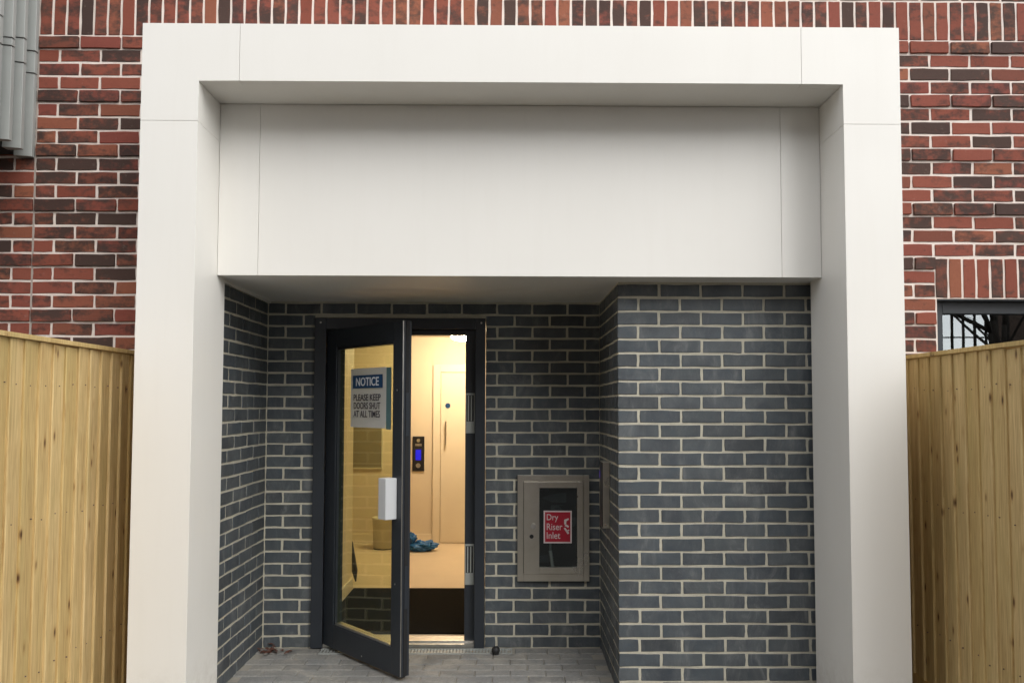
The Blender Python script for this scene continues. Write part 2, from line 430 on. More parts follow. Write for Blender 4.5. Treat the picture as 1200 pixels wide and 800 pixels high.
# ------------------------------------------------------------------ red facade wall
def vis_red(p):
    if p.z > 3.5: return abs(p.x) < 2.62 and p.z < 3.78
    if p.x < -1.97: return p.x > -2.78 and p.z > 1.7
    if p.x > 2.10: return p.x < 2.70 and p.z > 1.72
    return False
redw = empty('red_brick_wall')
tag(redw, 'red and dark mottled brick facade with pale mortar above and beside the white surround', 'wall')
RY = 4.291
boxes('mortar', M['mortar_red'], redw, [
    (-4.2, -1.66, RY + .0036, RY + .105, -.03, 3.3), (1.70, 2.347, RY + .0036, RY + .105, -.03, 3.3),
    (2.347, 4.2, RY + .0036, RY + .105, 2.096, 3.3), (2.347, 4.2, RY + .0036, RY + .105, -.03, .95), (3.6, 4.2, RY + .0036, RY + .105, .95, 2.096),
    (-4.2, 4.2, RY + .0036, RY + .105, 3.3, 4.6)])
bf = BrickField('red', redw, lambda u, z: Vector((u, RY, z)), 0., vis_red)
for k in range(0, 47):
    zt = 3.526 - .075 * k - .005; zt -= .0012; zb = zt - .0626; pr = .010 if k % 4 == 0 else 0.
    if zb < -.02: break
    ph = 0. if k % 2 == 0 else .1125
    bf.row(zb, zt, -2.555, -1.745, -2.56 + ph, (), pr)
    bf.row(zb, zt, -3.6, -2.566, -2.56 + ph, (), pr)
    hole = [(2.337, 3.62)] if (zt < 2.33 and zt > .97) else []
    bf.row(zb, zt, 1.90, 3.9, -2.56 + .05625 + ph, hole, pr)
for i in range(-12, 86):
    u = -2.563 + .0748 * (i + .5); bf.put(u, 3.6385, .0625, .212)
for i in range(17): bf.put(2.3745 + .0763 * i, 2.2085, .0635, .212)
for j in range(5): bf.row(3.756 + .075 * j, 3.821 + .075 * j, -3.6, 3.9, .04 + .1125 * (j % 2), ())
bf.finish()
box('movement_joint', mat_plain('mastic', (.42, .36, .32), .7), redw, -2.566, -2.555, RY + .002, RY + .02, 0, 3.5)

# ------------------------------------------------------------------ grey walls of the porch
lw = empty('grey_brick_wall')
tag(lw, 'dark grey brick side wall of the porch, running from the white surround to the door wall', 'wall')
box('mortar', M['mortar_grey'], lw, -1.66, -1.5236, 4.10, 5.20, -.03, 2.25)
bf = BrickField('grey', lw, lambda u, z: Vector((-1.52, u, z)), math.pi / 2)
for i, z0, z1 in grey_rows(): bf.row(z0, z1, 4.11, 5.075, 4.38 + (.0 if i % 2 else .1125))
bw = empty('grey_brick_wall')
tag(bw, 'dark grey brick wall round the glazed entrance door, with the steel cabinet on it', 'wall')
boxes('mortar', M['mortar_grey'], bw, [(-1.525, -1.216, 5.0836, 5.24, -.03, 2.25), (-.127, .62, 5.0836, 5.24, -.03, 2.25), (-1.216, -.127, 5.0836, 5.24, 2.07, 2.25)])
bf = BrickField('grey', bw, lambda u, z: Vector((u, 5.08, z)), 0.)
for i, z0, z1 in grey_rows():
    bf.row(z0, z1, -1.515, .598, .0571 - (.1125 if i % 2 else 0), [(-1.218, -.125)] if z0 < 2.03 else [])
pw = empty('brick_pier')
tag(pw, 'wide dark grey brick pier with pale mortar joints between porch recess and white surround', 'pier')
box('mortar', M['mortar_grey'], pw, .6036, 1.80, 4.2476, 5.0836, -.03, 2.25)
bf = BrickField('grey', pw, lambda u, z: Vector((u, 4.244, z)), 0.)
bs = BrickField('grey', pw, lambda u, z: Vector((.60, u, z)), -math.pi / 2)
for i, z0, z1 in grey_rows():
    o_ = i % 2
    bf.row(z0, z1, .60, 1.70, .7103 + (.1125 if o_ else 0))
    bs.row(z0, z1, 4.2505, 5.075, 4.244 + (.108 if o_ else .22))

# ------------------------------------------------------------------ white surround
po = empty('entrance_surround')
tag(po, 'large off-white panelled box surround projecting round the entrance recess', 'surround')
X0, X1, IX0, IX1, ZT, ZI, YF = -1.745, 1.895, -1.472, 1.62, 3.335, 3.056, 3.75
g = .0009
prism('corner_panel', M['portal'], po, [(X0, 2.861 + g), (IX0, 2.861 + g), (IX0, ZI), (-1.279 - g, ZI), (-1.279 - g, ZT), (X0, ZT)], YF, YF + .058, .0011)
prism('corner_panel', M['portal'], po, [(X1, 2.861 + g), (X1, ZT), (1.42 + g, ZT), (1.42 + g, ZI), (IX1, ZI), (IX1, 2.861 + g)], YF, YF + .058, .0011)
box('head_panel', M['portal'], po, -1.279 + g, 1.42 - g, YF, YF + .058, ZI, ZT, .0011)
box('jamb_panel', M['portal'], po, X0, IX0, YF, YF + .058, -.02, 2.861 - g, .0011)
box('jamb_panel', M['portal'], po, IX1, X1, YF, YF + .058, -.02, 2.861 - g, .0011)
def rev(n, *a): return box(n, M['portal'], po, *a, .0011)
rev('reveal_panel', X0 + .002, IX0 - .0035, YF + .0615, 4.165, -.02, 2.861 - g); rev('reveal_panel', X0 + .002, IX0 - .0035, YF + .0615, 4.165, 2.861 + g, ZI + .0005)
rev('reveal_panel', IX1 + .0035, X1 - .002, YF + .0615, 4.205, -.02, 2.861 - g); rev('reveal_panel', IX1 + .0035, X1 - .002, YF + .0615, 4.205, 2.861 + g, ZI + .0005)
rev('head_soffit', X0 + .004, X1 - .004, YF + .0615, 4.30, ZI + .0035, ZT - .002)
rev('side_return', X0 + .003, -1.665, 4.168, 4.296, -.02, ZI); rev('side_return', 1.706, X1 - .003, 4.208, 4.296, -.02, ZI)
for a, b in ((IX0 - .0015, -1.2685 - g), (-1.2685 + g, 1.4185 - g), (1.4185 + g, IX1 + .0015)): rev('fascia_panel', a, b, 4.05, 4.102, 2.170, ZI + .001)
box('fascia_core', M['dark'], po, IX0 - .05, IX1 + .05, 4.104, 4.29, 2.21, ZI)
rev('soffit_panel', -1.53, IX1 + .02, 4.1045, 4.56, 2.1725, 2.205); rev('soffit_panel', -1.53, IX1 + .02, 4.5635, 5.10, 2.1725, 2.205)
rev('soffit_trim', -1.516, -1.500, 4.17, 5.078, 2.160, 2.1722)

# ------------------------------------------------------------------ timber fences
def board_mesh(seed, H):
    """feather-edged board: s along x, outward -y"""
    rr = random.Random(seed); v, f = [], []
    W = .118; zs = [0, H * .33, H * .66, H]
    for j, z in enumerate(zs):
        dx = rr.uniform(-.0015, .0015)
        zz = z + (rr.uniform(-.004, .0) if j == 3 else 0)
        v += [(dx, 0, zz), (dx, -.005, zz), (W - .004 + dx, -.0175, zz), (W + dx, -.0145, zz), (W + dx, -.0065, zz)]
    for j in range(3):
        for k in range(5): f.append((j * 5 + k, j * 5 + (k + 1) % 5, (j + 1) * 5 + (k + 1) % 5, (j + 1) * 5 + k))
    f.append((4, 3, 2, 1, 0)); f.append((15, 16, 17, 18, 19))
    me = pydata('board', v, f); me.materials.append(M['wood']); return me
bmesh_b = {+1: [board_mesh(s, 1.755) for s in range(6)], -1: [board_mesh(s, 1.615) for s in range(6)]}
def fence(label, x, y_end, n, side, first_thick_far, ztop):
    """side = +1: faces +X (left fence), -1: faces -X (right fence)"""
    rt = empty('timber_fence'); tag(rt, label, 'fence', None)
    rr = random.Random(int(x * 100)); y = y_end; nails = []; HB = 1.77 if side > 0 else 1.63
    for i in range(n):
        o = bpy.data.objects.new('board', bmesh_b[side][rr.randrange(6)]); COL.objects.link(o); o.parent = rt
        pitch = .1 + rr.uniform(-.005, .005)
        # local x -> along Y ; local -y -> outward
        if side > 0: rz = math.pi / 2; sx = 1            # local -y -> +X, local x -> +Y
        else: rz = -math.pi / 2; sx = 1                  # local -y -> -X, local x -> -Y
        flip = (side > 0) != first_thick_far
        o.rotation_euler = (0, rr.uniform(-.0025, .0025), rz)
        if side > 0: o.location = (x, y - .118, ztop - HB + rr.uniform(-.004, .002))
        else: o.location = (x, y, ztop - HB + rr.uniform(-.004, .002))
        if flip:
            o.scale = (-1, 1, 1); o.location.y += .118 if side > 0 else -.118
        y -= pitch
        for z in (.395, 1.025, 1.595): nails.append((o.location.y + (.06 if side > 0 else -.06) * (1 if not flip else -1), z))
    y0 = y
    s = -side
    def bx(nm, a, b, z0, z1, ya=y0, yb=y_end, bev=.002):
        xa, xb = sorted((x + s * a, x + s * b)); return box(nm, M['wood'], rt, xa, xb, ya, yb, z0, z1, bev)
    nv, nf = [], []
    for ny, nz in nails:
        b = len(nv); xx = x + side * .0155; jy, jz = rr.uniform(-.02, .02), rr.uniform(-.012, .012)
        nv += [(xx, ny + jy + .0028 * math.cos(k), nz + jz + .0028 * math.sin(k)) for k in (0, 1.05, 2.1, 3.14, 4.19, 5.24)] + [(x, ny + jy + .0028 * math.cos(k), nz + jz + .0028 * math.sin(k)) for k in (0, 1.05, 2.1, 3.14, 4.19, 5.24)]
        nf += [tuple(range(b, b + 6))] + [(b + k, b + (k + 1) % 6, b + 6 + (k + 1) % 6, b + 6 + k) for k in range(6)]
    tag(link('nails', pydata('nails', nv, nf), M['brown'], rt), kind='stuff')
    bx('capping', -.03, .055, ztop - .014, ztop + .006)
    for z in (.35, .98, 1.55): bx('rail', .002, .045, z, z + .09)
    bx('gravel_board', .012, .04, -.02, ztop - HB - .01)
    for yy in (y_end - .1, y_end - 1.42): bx('post', .047, .145, -.03, ztop - .02, yy, yy + .095)
    return rt
fence('close-boarded pale timber fence running from the facade below the grey cladding', -1.965, 4.27, 15, +1, False, 1.785)
fence('close-boarded brown timber fence standing below the dark framed window', 2.125, 4.27, 15, -1, False, 1.772)

# ------------------------------------------------------------------ metal clad bay, upper left
bay = empty('clad_bay'); tag(bay, 'grey metal-clad bay with lapped vertical strips hanging on the red brick facade', 'bay')
BX = -2.563
def strip(y0, y1, z0, z1, lift):
    # a louvre-like blade turned to face outwards and forwards
    v = [(BX - .085 + lift, y1 - .050, z0), (BX + lift, y1 - .028, z0), (BX + lift, y1, z0), (BX - .085 + lift, y1, z0)]
    v = v + [(a, b, z1) for a, b, c in v]
    f = [(0, 1, 5, 4), (1, 2, 6, 5), (2, 3, 7, 6), (3, 0, 4, 7), (3, 2, 1, 0), (4, 5, 6, 7)]
    bm = bmesh.new(); me = pydata('t', v, f); bm.from_mesh(me); bpy.data.meshes.remove(me)
    bmesh.ops.bevel(bm, geom=list(bm.edges), offset=.0018, segments=1, affect='EDGES')
    link('cladding_strip', to_mesh(bm, 'cladding_strip'), M['grey_metal'], bay)
laps = [(3.30, 3.42), (3.315, 3.445), (3.36, 3.40), (3.33, 3.47), (3.28, 3.43), (3.34, 3.44), (3.31, 3.42), (3.35, 3.45), (3.30, 3.41)]
for i in range(9):
    y1 = 4.289 - i * .1; y0 = y1 - .096; a, b = laps[i]
    strip(y0, y1, 2.845 + .012 * (i % 3), a, 0.); strip(y0, y1 - .005, a + .003, b, .004); strip(y0, y1 - .010, b + .003, 4.6, .008)
box('bay_core', M['dark'], bay, -4.2, BX - .090, 3.4, 4.288, 2.90, 4.6)
box('front_sheet', M['grey_metal'], bay, -4.2, BX - .001, 3.372, 3.397, 2.845, 4.6, .002)
box('underside', M['dark'], bay, -4.2, BX - .09, 3.4, 4.285, 2.862, 2.898)

# ------------------------------------------------------------------ window, right
wi = empty('window'); tag(wi, 'dark grey framed window under a soldier brick lintel, showing reflected branches', 'window')
WX0, WX1, WZ0, WZ1 = 2.349, 3.598, .952, 2.094
def wf(n, *a): return box(n, M['door'], wi, *a, .003)
wf('frame', WX0, WX0 + .07, 4.372, 4.44, WZ0, WZ1); wf('frame', WX1 - .07, WX1, 4.372, 4.44, WZ0, WZ1)
wf('frame', WX0 + .0705, WX1 - .0705, 4.373, 4.44, WZ1 - .07, WZ1); wf('frame', WX0 + .0705, WX1 - .0705, 4.373, 4.44, WZ0, WZ0 + .07)
wf('mullion', 2.94, 3.0, 4.374, 4.438, WZ0 + .0705, WZ1 - .0705)
for a, b in ((WX0 + .0705, 2.9395), (3.0005, WX1 - .0705)): box('pane', M['wglass'], wi, a, b, 4.400, 4.406, WZ0 + .0705, WZ1 - .0705)
box('lintel_edge', M['door'], wi, WX0 - .06, WX1 + .1, 4.300, 4.371, 2.0885, 2.0945)
box('sill', M['door'], wi, WX0, WX1, 4.27, 4.371, .93, .951, .003)
boxes('room', mat_plain('room_wall', (.10, .09, .08), .9), wi, [(2.2, 4.0, 6.4, 6.5, .5, 2.6), (2.2, 2.25, 4.442, 6.4, .5, 2.6), (3.95, 4.0, 4.442, 6.4, .5, 2.6), (2.2, 4.0, 4.442, 6.4, .4, .5), (2.2, 4.0, 4.442, 6.4, 2.6, 2.7)])

# ------------------------------------------------------------------ lobby behind the door
lob = empty('lobby_wall'); tag(lob, kind='structure')
BY = 8.79; FZ = .02; CZ = 2.275
boxes('wall', M['cream'], lob, [(-4.0, 1.6, BY, BY + .1, -.02, CZ), (-1.45, -1.25, 5.245, 6.57, -.02, CZ), (.62, .75, 5.245, BY, -.02, CZ),
      (-4.0, -3.9, 6.57, BY, -.02, CZ), (-4.0, -1.45, 6.47, 6.57, -.02, CZ), (-1.25, -1.218, 5.2425, 5.26, -.02, CZ), (-.125, .62, 5.2425, 5.26, -.02, CZ), (-1.218, -.125, 5.2425, 5.26, 2.068, CZ)])
boxes('skirting', M['ldoor'], lob, [(-3.9, -.80, BY - .018, BY - .0005, FZ, .12), (-1.2495, -1.235, 5.27, 6.56, FZ, .12)], .003)
tag(box('lobby_ceiling', M['ceil'], None, -4.1, 1.7, 5.243, 8.9, CZ + .001, CZ + .1), kind='structure')
tag(box('lobby_floor', M['lfloor'], None, -4.1, 1.7, 5.241, 8.9, -.06, FZ), kind='structure')
tag(box('door_mat', M['mat'], None, -1.232, .60, 5.28, 6.565, FZ + .0005, FZ + .012, .003), 'dark brown entrance mat lying just inside the open door', 'mat')
ld = empty('lobby_door'); tag(ld, 'cream lobby door with blue disc and steel pull handle beyond the entrance', 'door')
def lf(n, m, *a, bev=.003): return box(n, M[m], ld, *a, bev)
lf('architrave', 'ldoor', -.795, -.715, BY - .03, BY - .001, FZ, 1.965); lf('architrave', 'ldoor', .21, .29, BY - .03, BY - .001, FZ, 1.965); lf('architrave', 'ldoor', -.7145, .2095, BY - .029, BY - .001, 1.885, 1.965)
lf('door_leaf', 'ldoor', -.709, .204, BY - .02, BY - .001, FZ + .008, 1.880)
cyl_y('disc', M['blue'], ld, -.634, 1.518, .028, BY - .026, BY - .0201)
hd = lf('pull_handle', 'steel', -.662, -.645, BY - .07, BY - .055, 1.09, 1.345, bev=.004)
lf('handle_post', 'steel', -.660, -.647, BY - .0555, BY - .0205, 1.12, 1.133); lf('handle_post', 'steel', -.660, -.647, BY - .0555, BY - .0205, 1.30, 1.313)
cp = empty('lift_call_panel'); tag(cp, 'narrow black call panel with blue display on the cream lobby wall', 'call panel')
box('plate', M['black'], cp, -1.018, -.890, BY - .016, BY - .001, .80, 1.18, .003)
box('display', M['lcd'], cp, -.985, -.925, BY - .0185, BY - .0165, .92, 1.035)
box('nameplate', M['alu'], cp, -.99, -.918, BY - .0185, BY - .0165, 1.075, 1.10)
cyl_y('button', M['alu'], cp, -.955, .862, .026, BY - .022, BY - .0165); cyl_y('button', M['khaki'], cp, -.955, 1.135, .02, BY - .02, BY - .0165)
la = empty('ceiling_lamp'); tag(la, 'round lit white ceiling lamp above the lobby door', 'lamp')
lathe('base', M['white'], la, [(.0, 0), (.125, 0), (.125, -.018), (.0, -.018)][::-1], 28, (-.44, 7.95, CZ))
lathe('diffuser', M['lamp'], la, [(.0, -.115), (.05, -.111), (.09, -.098), (.112, -.07), (.118, -.0185), (.0, -.0182)], 28, (-.44, 7.95, CZ))
bn = empty('waste_bin'); tag(bn, 'cream round waste bin on the lobby floor behind the door glass', 'bin')
lathe('body', M['bin'], bn, [(.095, 0), (.108, .01), (.125, .31), (.13, .315), (.13, .325), (.12, .325), (.118, .02), (.0, .02)], 28, (-1.27, 8.45, FZ))
lathe('foot_ring', M['black'], bn, [(.096, 0.), (.112, .001), (.113, .008), (.097, .009)], 28, (-1.27, 8.45, FZ))
bb = empty('blue_bundle'); tag(bb, 'crumpled blue plastic bundle lying on the lobby floor', 'bag')
bm = bmesh.new(); bmesh.ops.create_icosphere(bm, subdivisions=4, radius=1); rr = random.Random(5)
from mathutils import noise as mnoise
for v in bm.verts:
    d = 1 + .42 * mnoise.noise(v.co * 2.1) + .22 * mnoise.noise(v.co * 5.3 + Vector((3, 1, 2)))
    q = v.co * d; v.co = Vector((-.86 + q.x * .15, 8.30 + q.y * .09, FZ + max(.001, .05 + q.z * .055)))
link('sheet', to_mesh(bm, 'sheet'), M['navy'], bb)
bm = bmesh.new(); bmesh.ops.create_icosphere(bm, subdivisions=3, radius=1)
for v in bm.verts:
    d = 1 + .5 * mnoise.noise(v.co * 2.6 + Vector((9, 0, 0))); q = v.co * d; v.co = Vector((-.965 + q.x * .05, 8.30 + q.y * .05, FZ + .13 + q.z * .055))
link('knot', to_mesh(bm, 'knot'), M['navy'], bb)
wp = empty('notice_board'); tag(wp, 'dull khaki board on the far lobby wall, seen through the door glass', 'board')
box('board', M['khaki'], wp, -1.72, -1.36, BY - .022, BY - .001, .84, 1.32, .002)
boxes('board_trim', M['bin'], wp, [(-1.735, -1.7205, BY - .028, BY - .001, .825, 1.335), (-1.3595, -1.345, BY - .028, BY - .001, .825, 1.335), (-1.7203, -1.3597, BY - .027, BY - .001, 1.3205, 1.335), (-1.7203, -1.3597, BY - .027, BY - .001, .825, .8395)])
um = empty('umbrella'); tag(um, 'furled black umbrella leaning by the end of the lobby side wall', 'umbrella')
v, f = [], []
P0, P1, P2, P3 = Vector((-1.27, 6.86, FZ + .003)), Vector((-1.275, 6.83, FZ + .10)), Vector((-1.285, 6.72, FZ + .36)), Vector((-1.29, 6.66, FZ + .52))
tube(v, f, P0, P1, .006, .026, 10); tube(v, f, P1, P2, .026, .012, 10); link('canopy', pydata('canopy', v, f, True), M['black'], um)
v, f = [], []; tube(v, f, P2, P3, .007, .007, 8); link('shaft', pydata('shaft', v, f, True), M['black'], um)

# ------------------------------------------------------------------ entrance door
ed = empty('entrance_door'); tag(ed, 'anthracite framed glass entrance door standing open outwards', 'door')
def df(n, m, *a, bev=.0025, par=None): return box(n, M[m], par or ed, *a, bev)
FX0, FX1, FT = -1.213, -.130, 2.064
df('frame_jamb', 'door', FX0, -1.140, 5.045, 5.165, .0, FT); df('frame_jamb', 'door', -.192, FX1, 5.045, 5.165, .0, FT)
df('frame_head', 'door', -1.1395, -.1925, 5.046, 5.165, 1.995, FT)
df('door_stop', 'door', -.257, -.1925, 5.102, 5.165, .03, 1.9945); df('door_stop', 'door', -1.1395, -1.10, 5.112, 5.165, .03, 1.9945); df('door_stop', 'door', -1.0995, -.2575, 5.103, 5.165, 1.962, 1.9945)
df('threshold', 'alu', -1.139, -.193, 5.055, 5.24, -.01, .022); df('threshold_ridge', 'alu', -1.139, -.193, 5.09, 5.125, .0222, .034)
for (z0, z1) in ((1.335, 1.59), (.38, .635)):
    k = df('lock_keep', 'grey_metal', -.2545, -.197, 5.0965, 5.1015, z0, z1, bev=.001)
    df('keep_recess', 'gasket', -.249, -.203, 5.0955, 5.0964, z0 + .075, z1 - .012, bev=0, par=k)
    for xx in (-.241, -.222): df('keep_bar', 'grey_metal', xx, xx + .008, 5.0925, 5.0954, z0 + .078, z1 - .015, bev=0, par=k)
    df('keep_plate', 'grey_metal', -.250, -.201, 5.0945, 5.0964, z0 + .006, z0 + .066, bev=0, par=k)
for x, z in ((-1.175, 2.035), (-.155, 2.035)): cyl_y('screw_cap', M['alu'], ed, x, z, .006, 5.0435, 5.0449, 10)
# the leaf in its own frame: s along the leaf from the hinge, t out of the outer face, z up
HX, HY, ANG = -1.136, 5.06, R(48.05)
leafM = Matrix.Translation((HX, HY, 0)) @ Matrix.Rotation(-ANG, 4, 'Z')      # local +x along leaf, local -y outward
lfo = empty('door_leaf'); lfo.parent = ed; lfo.matrix_local = leafM
LW, LT, LZ0, LZ1 = .838, .062, .022, 1.985
def dl(n, m, x0, x1, y0, y1, z0, z1, bev=.0025, par=None): return box(n, M[m], par or lfo, x0, x1, y0, y1, z0, z1, bev)
dl('stile', 'door', 0, .118, 0, LT, LZ0, LZ1); dl('stile', 'door', .752, LW, 0, LT, LZ0, LZ1)
dl('rail', 'door', .1185, .7515, .0005, LT - .0005, LZ0, .165); dl('rail', 'door', .1185, .7515, .0005, LT - .0005, 1.872, LZ1)
for a in ((.1185, .132, .165, 1.872), (.738, .7515, .165, 1.872)): dl('glazing_bead', 'door', a[0], a[1], .006, .05, a[2] + .0005, a[3] - .0005, .002)
dl('glazing_bead', 'alu', .1325, .7375, .006, .05, .1655, .179, .002); dl('glazing_bead', 'door', .1325, .7375, .006, .05, 1.858, 1.8715, .002)
dl('glass', 'glass', .1325, .7375, .022, .028, .1795, 1.8575, 0)
dl('edge_gasket', 'gasket', LW + .0002, LW + .004, .022, .046, LZ0 + .004, LZ1 - .004, 0)
dl('edge_trim', 'alu', LW + .0002, LW + .0015, .002, .008, LZ0 + .004, LZ1 - .004, 0)
dl('lock_plate', 'door', LW + .0042, LW + .0055, .024, .044, 1.34, 1.58, 0); dl('lock_plate', 'door', LW + .0042, LW + .0055, .024, .044, .39, .62, 0)
dl('bottom_seal', 'gasket', .01, LW - .01, .018, .044, .012, LZ0 - .0003, 0)
for x, z in ((.79, 1.595), (.785, .519), (.45, .05)):
    v = [( x + .005 * math.cos(k * .785), yy, z + .005 * math.sin(k * .785)) for yy in (-.0014, -.0002) for k in range(8)]
    link('screw_cap', pydata('screw_cap', v, [(k, (k + 1) % 8, 8 + (k + 1) % 8, 8 + k) for k in range(8)] + [tuple(range(8))[::-1], tuple(range(8, 16))]), M['alu'], lfo)
pull = dl('handle', 'white', .722, .797, -.075, -.0005, .878, 1.106, .006)
pull['label'] = 'white box-shaped handle cover'
for z in (.3, 1.0, 1.72):
    v, f = [], []; tube(v, f, Vector((-.012, .012, z - .05)), Vector((-.012, .012, z + .05)), .011, .011, 12)
    link('hinge', pydata('hinge', v, f), M['door'], lfo)

# the notice hangs on the glass
ns = empty('notice_sign'); ns.matrix_world = leafM; tag(ns, 'white notice board with blue heading on the door glass, asking to keep doors shut', 'sign')
bm = bmesh.new(); rr = random.Random(2)
x0, x1, z0, z1, N = .262, .652, 1.378, 1.732, 8
vv = [[bm.verts.new((x0 + (x1 - x0) * i / N, .0195 - (.0035 if j == 0 else 0) * (i / N) + .0006 * math.sin(i * 1.3 + j), z0 + (z1 - z0) * j / N - .010 * (i / N) * (1 - j / N) * 0)) for i in range(N + 1)] for j in range(N + 1)]
for j in range(N):
    for i in range(N): bm.faces.new((vv[j][i], vv[j][i + 1], vv[j + 1][i + 1], vv[j + 1][i]))
ex = bmesh.ops.solidify(bm, geom=list(bm.faces), thickness=.003)
link('board', to_mesh(bm, 'board'), M['sign'], ns)
box('edge_strip', M['rim'], ns, .6525, .70, .0185, .0215, 1.372, 1.728)  # the notice's reflection in the second pane, put in as a solid greenish strip
SY = .0145
box('heading_panel', M['blue'], ns, .292, .617, SY, SY + .0015, 1.612, 1.690)
def sign_text(body, cx, cz, w_, h_, mat, y, bold=.0, parent=ns):
    me = text_mesh(body, .05, w_, bold, height=h_); o = link('lettering', me, M[mat], parent)
    o.matrix_local = Matrix.Translation((cx, y, cz)) @ Matrix.Rotation(math.pi / 2, 4, 'X'); return o
sign_text('NOTICE', .4545, 1.651, .25, .052, 'sign', SY - .0008, .0008)
sign_text('PLEASE KEEP', .45, 1.557, .295, .040, 'ink', SY + .0006, .0006); sign_text('DOORS SHUT', .45, 1.508, .29, .040, 'ink', SY + .0006, .0006); sign_text('AT ALL TIMES', .448, 1.459, .29, .040, 'ink', SY + .0006, .0006)

# ------------------------------------------------------------------ dry riser cabinet
dc = empty('inlet_cabinet'); tag(dc, 'stainless steel cabinet with glazed door and red sign on the porch wall', 'cabinet')
def cb(n, m, *a, bev=.002, par=None): return box(n, M[m], par or dc, *a, bev)
CX0, CX1, CZ0, CZ1 = .078, .530, .412, 1.073
cb('surround', 'steel', CX0, .1145, 5.050, 5.083, CZ0, CZ1); cb('surround', 'steel', .4935, CX1, 5.050, 5.083, CZ0, CZ1)
cb('surround', 'steel', .115, .493, 5.0505, 5.083, CZ1 - .038, CZ1); cb('surround', 'steel', .115, .493, 5.0505, 5.083, CZ0, CZ0 + .045)
cd = empty('cabinet_door'); cd.parent = dc
cb('door_stile', 'steel', .117, .2145, 5.040, 5.078, .460, 1.032, par=cd); cb('door_stile', 'steel', .453, .491, 5.040, 5.078, .460, 1.032, par=cd)
cb('door_rail', 'steel', .215, .4525, 5.0405, 5.078, .995, 1.032, par=cd); cb('door_rail', 'steel', .215, .4525, 5.0405, 5.078, .460, .499, par=cd)
cb('pane', 'cglass', .215, .4525, 5.058, 5.062, .4992, .9948, bev=0, par=cd)
cb('back', 'black', .1152, .4928, 5.0790, 5.0845, .458, 1.034, bev=0)
cyl_y('lock', M['alu'], cd, .175, .758, .016, 5.022, 5.0395); cyl_y('keyhole', M['black'], cd, .166, .692, .013, 5.0385, 5.0397)
v, f = [], []; tube(v, f, Vector((.30, 5.070, .50)), Vector((.285, 5.070, .60)), .012, .012, 10); tube(v, f, Vector((.285, 5.070, .60)), Vector((.285, 5.070, .66)), .0075, .0075, 10)
link('inlet_valve', pydata('inlet_valve', v, f), M['grey_metal'], dc)
lab = cb('sign_plate', 'pinkink', .2425, .4195, 5.0545, 5.0572, .648, .851, bev=0)
tag(lab, 'red sign reading Dry Riser Inlet')
box('sign_face', M['redsign'], lab, .251, .411, 5.0535, 5.0544, .657, .842)
for body, cz, w_ in (('Dry', .805, .072), ('Riser', .751, .098), ('Inlet', .697, .085)):
    o = sign_text(body, .262 + w_ / 2, cz, w_, .050 if body == 'Dry' else .042, 'pinkink', 5.0531, .0002, lab)
# coupling symbol: a valve head with two hose ends
sy = 5.0531
def flat(pts, nm='symbol'): return link(nm, pydata(nm, [(x, sy, z) for x, z in pts], [tuple(range(len(pts)))]), M['pinkink'], lab)
flat([(.372, .795), (.398, .805), (.402, .796), (.386, .786), (.384, .768), (.372, .765)]); flat([(.374, .757), (.398, .745), (.402, .755), (.382, .768)])
flat([(.368, .742), (.378, .746), (.404, .712), (.394, .704)]); flat([(.384, .725), (.402, .735), (.405, .728), (.39, .718)])

# ------------------------------------------------------------------ entry panel on the pier's inner face
ep = empty('entry_panel'); tag(ep, 'tall thin steel entry panel with dark face on the inner side of the grey pier', 'intercom')
box('housing', M['steel'], ep, .560, .5985, 4.59, 4.72, .81, 1.19, .003)
box('face', M['black'], ep, .556, .5598, 4.596, 4.714, .816, 1.184, .001)
box('indicator', M['led'], ep, .5545, .5559, 4.70, 4.71, 1.09, 1.13)

# ------------------------------------------------------------------ drain, door stop, litter
dr = empty('drain_channel'); tag(dr, 'narrow slotted metal drain channel set in the paving before the door', 'drain')
DX0, DX1, DY0, DY1 = -1.14, .045, 4.945, 5.04
boxes('channel', M['grey_metal'], dr, [(DX0, DX1, DY0, DY0 + .008, -.05, .001), (DX0, DX1, DY1 - .008, DY1, -.05, .001), (DX1 - .004, DX1, DY0 + .008, DY1 - .008, -.05, .001)])
boxes('grate', M['grey_metal'], dr, [(DX0 + .004 + i * .02, DX0 + .016 + i * .02, DY0 + .0085, DY1 - .0085, -.008, -.0008) for i in range(58)])
box('trough', M['dark'], dr, DX0, DX1 - .0045, DY0 + .0085, DY1 - .0085, -.06, -.05)
st = empty('door_stop_knob'); tag(st, 'small round black rubber door stop on the paving by the drain', 'door stop')
lathe('knob', M['gasket'], st, [(.0, .0), (.02, .0), (.02, .006), (.0245, .014), (.026, .025), (.023, .037), (.014, .046), (.0, .049)], 20, (-.055, 4.925, .001))
lathe('fixing', M['alu'], st, [(.0, .0), (.005, .0), (.004, .0015), (.0, .0016)], 10, (-.055, 4.925, .0495))
v, f = [], []; rr = random.Random(11)
for i in range(26):
    cx, cy_ = -1.43 + rr.gauss(0, .05), 4.965 + rr.gauss(0, .03); a = rr.uniform(0, 6.3); L_ = rr.uniform(.012, .032); W_ = L_ * .45; zz = .006 + rr.uniform(0, .02)
    u = Vector((math.cos(a), math.sin(a), rr.uniform(-.3, .4))) * L_; q = Vector((-math.sin(a), math.cos(a), rr.uniform(-.3, .3))) * W_; c = Vector((cx, cy_, zz)); b = len(v)
    v += [c - u, c - u * .2 + q, c + u, c - u * .2 - q, c + Vector((0, 0, .006))]; f += [(b, b + 1, b + 4), (b + 1, b + 2, b + 4), (b + 2, b + 3, b + 4), (b + 3, b, b + 4)]
tag(link('leaf_litter', pydata('leaf_litter', v, f), M['leaf']), 'small heap of reddish dry leaves in the porch corner', 'leaves', kind='stuff')

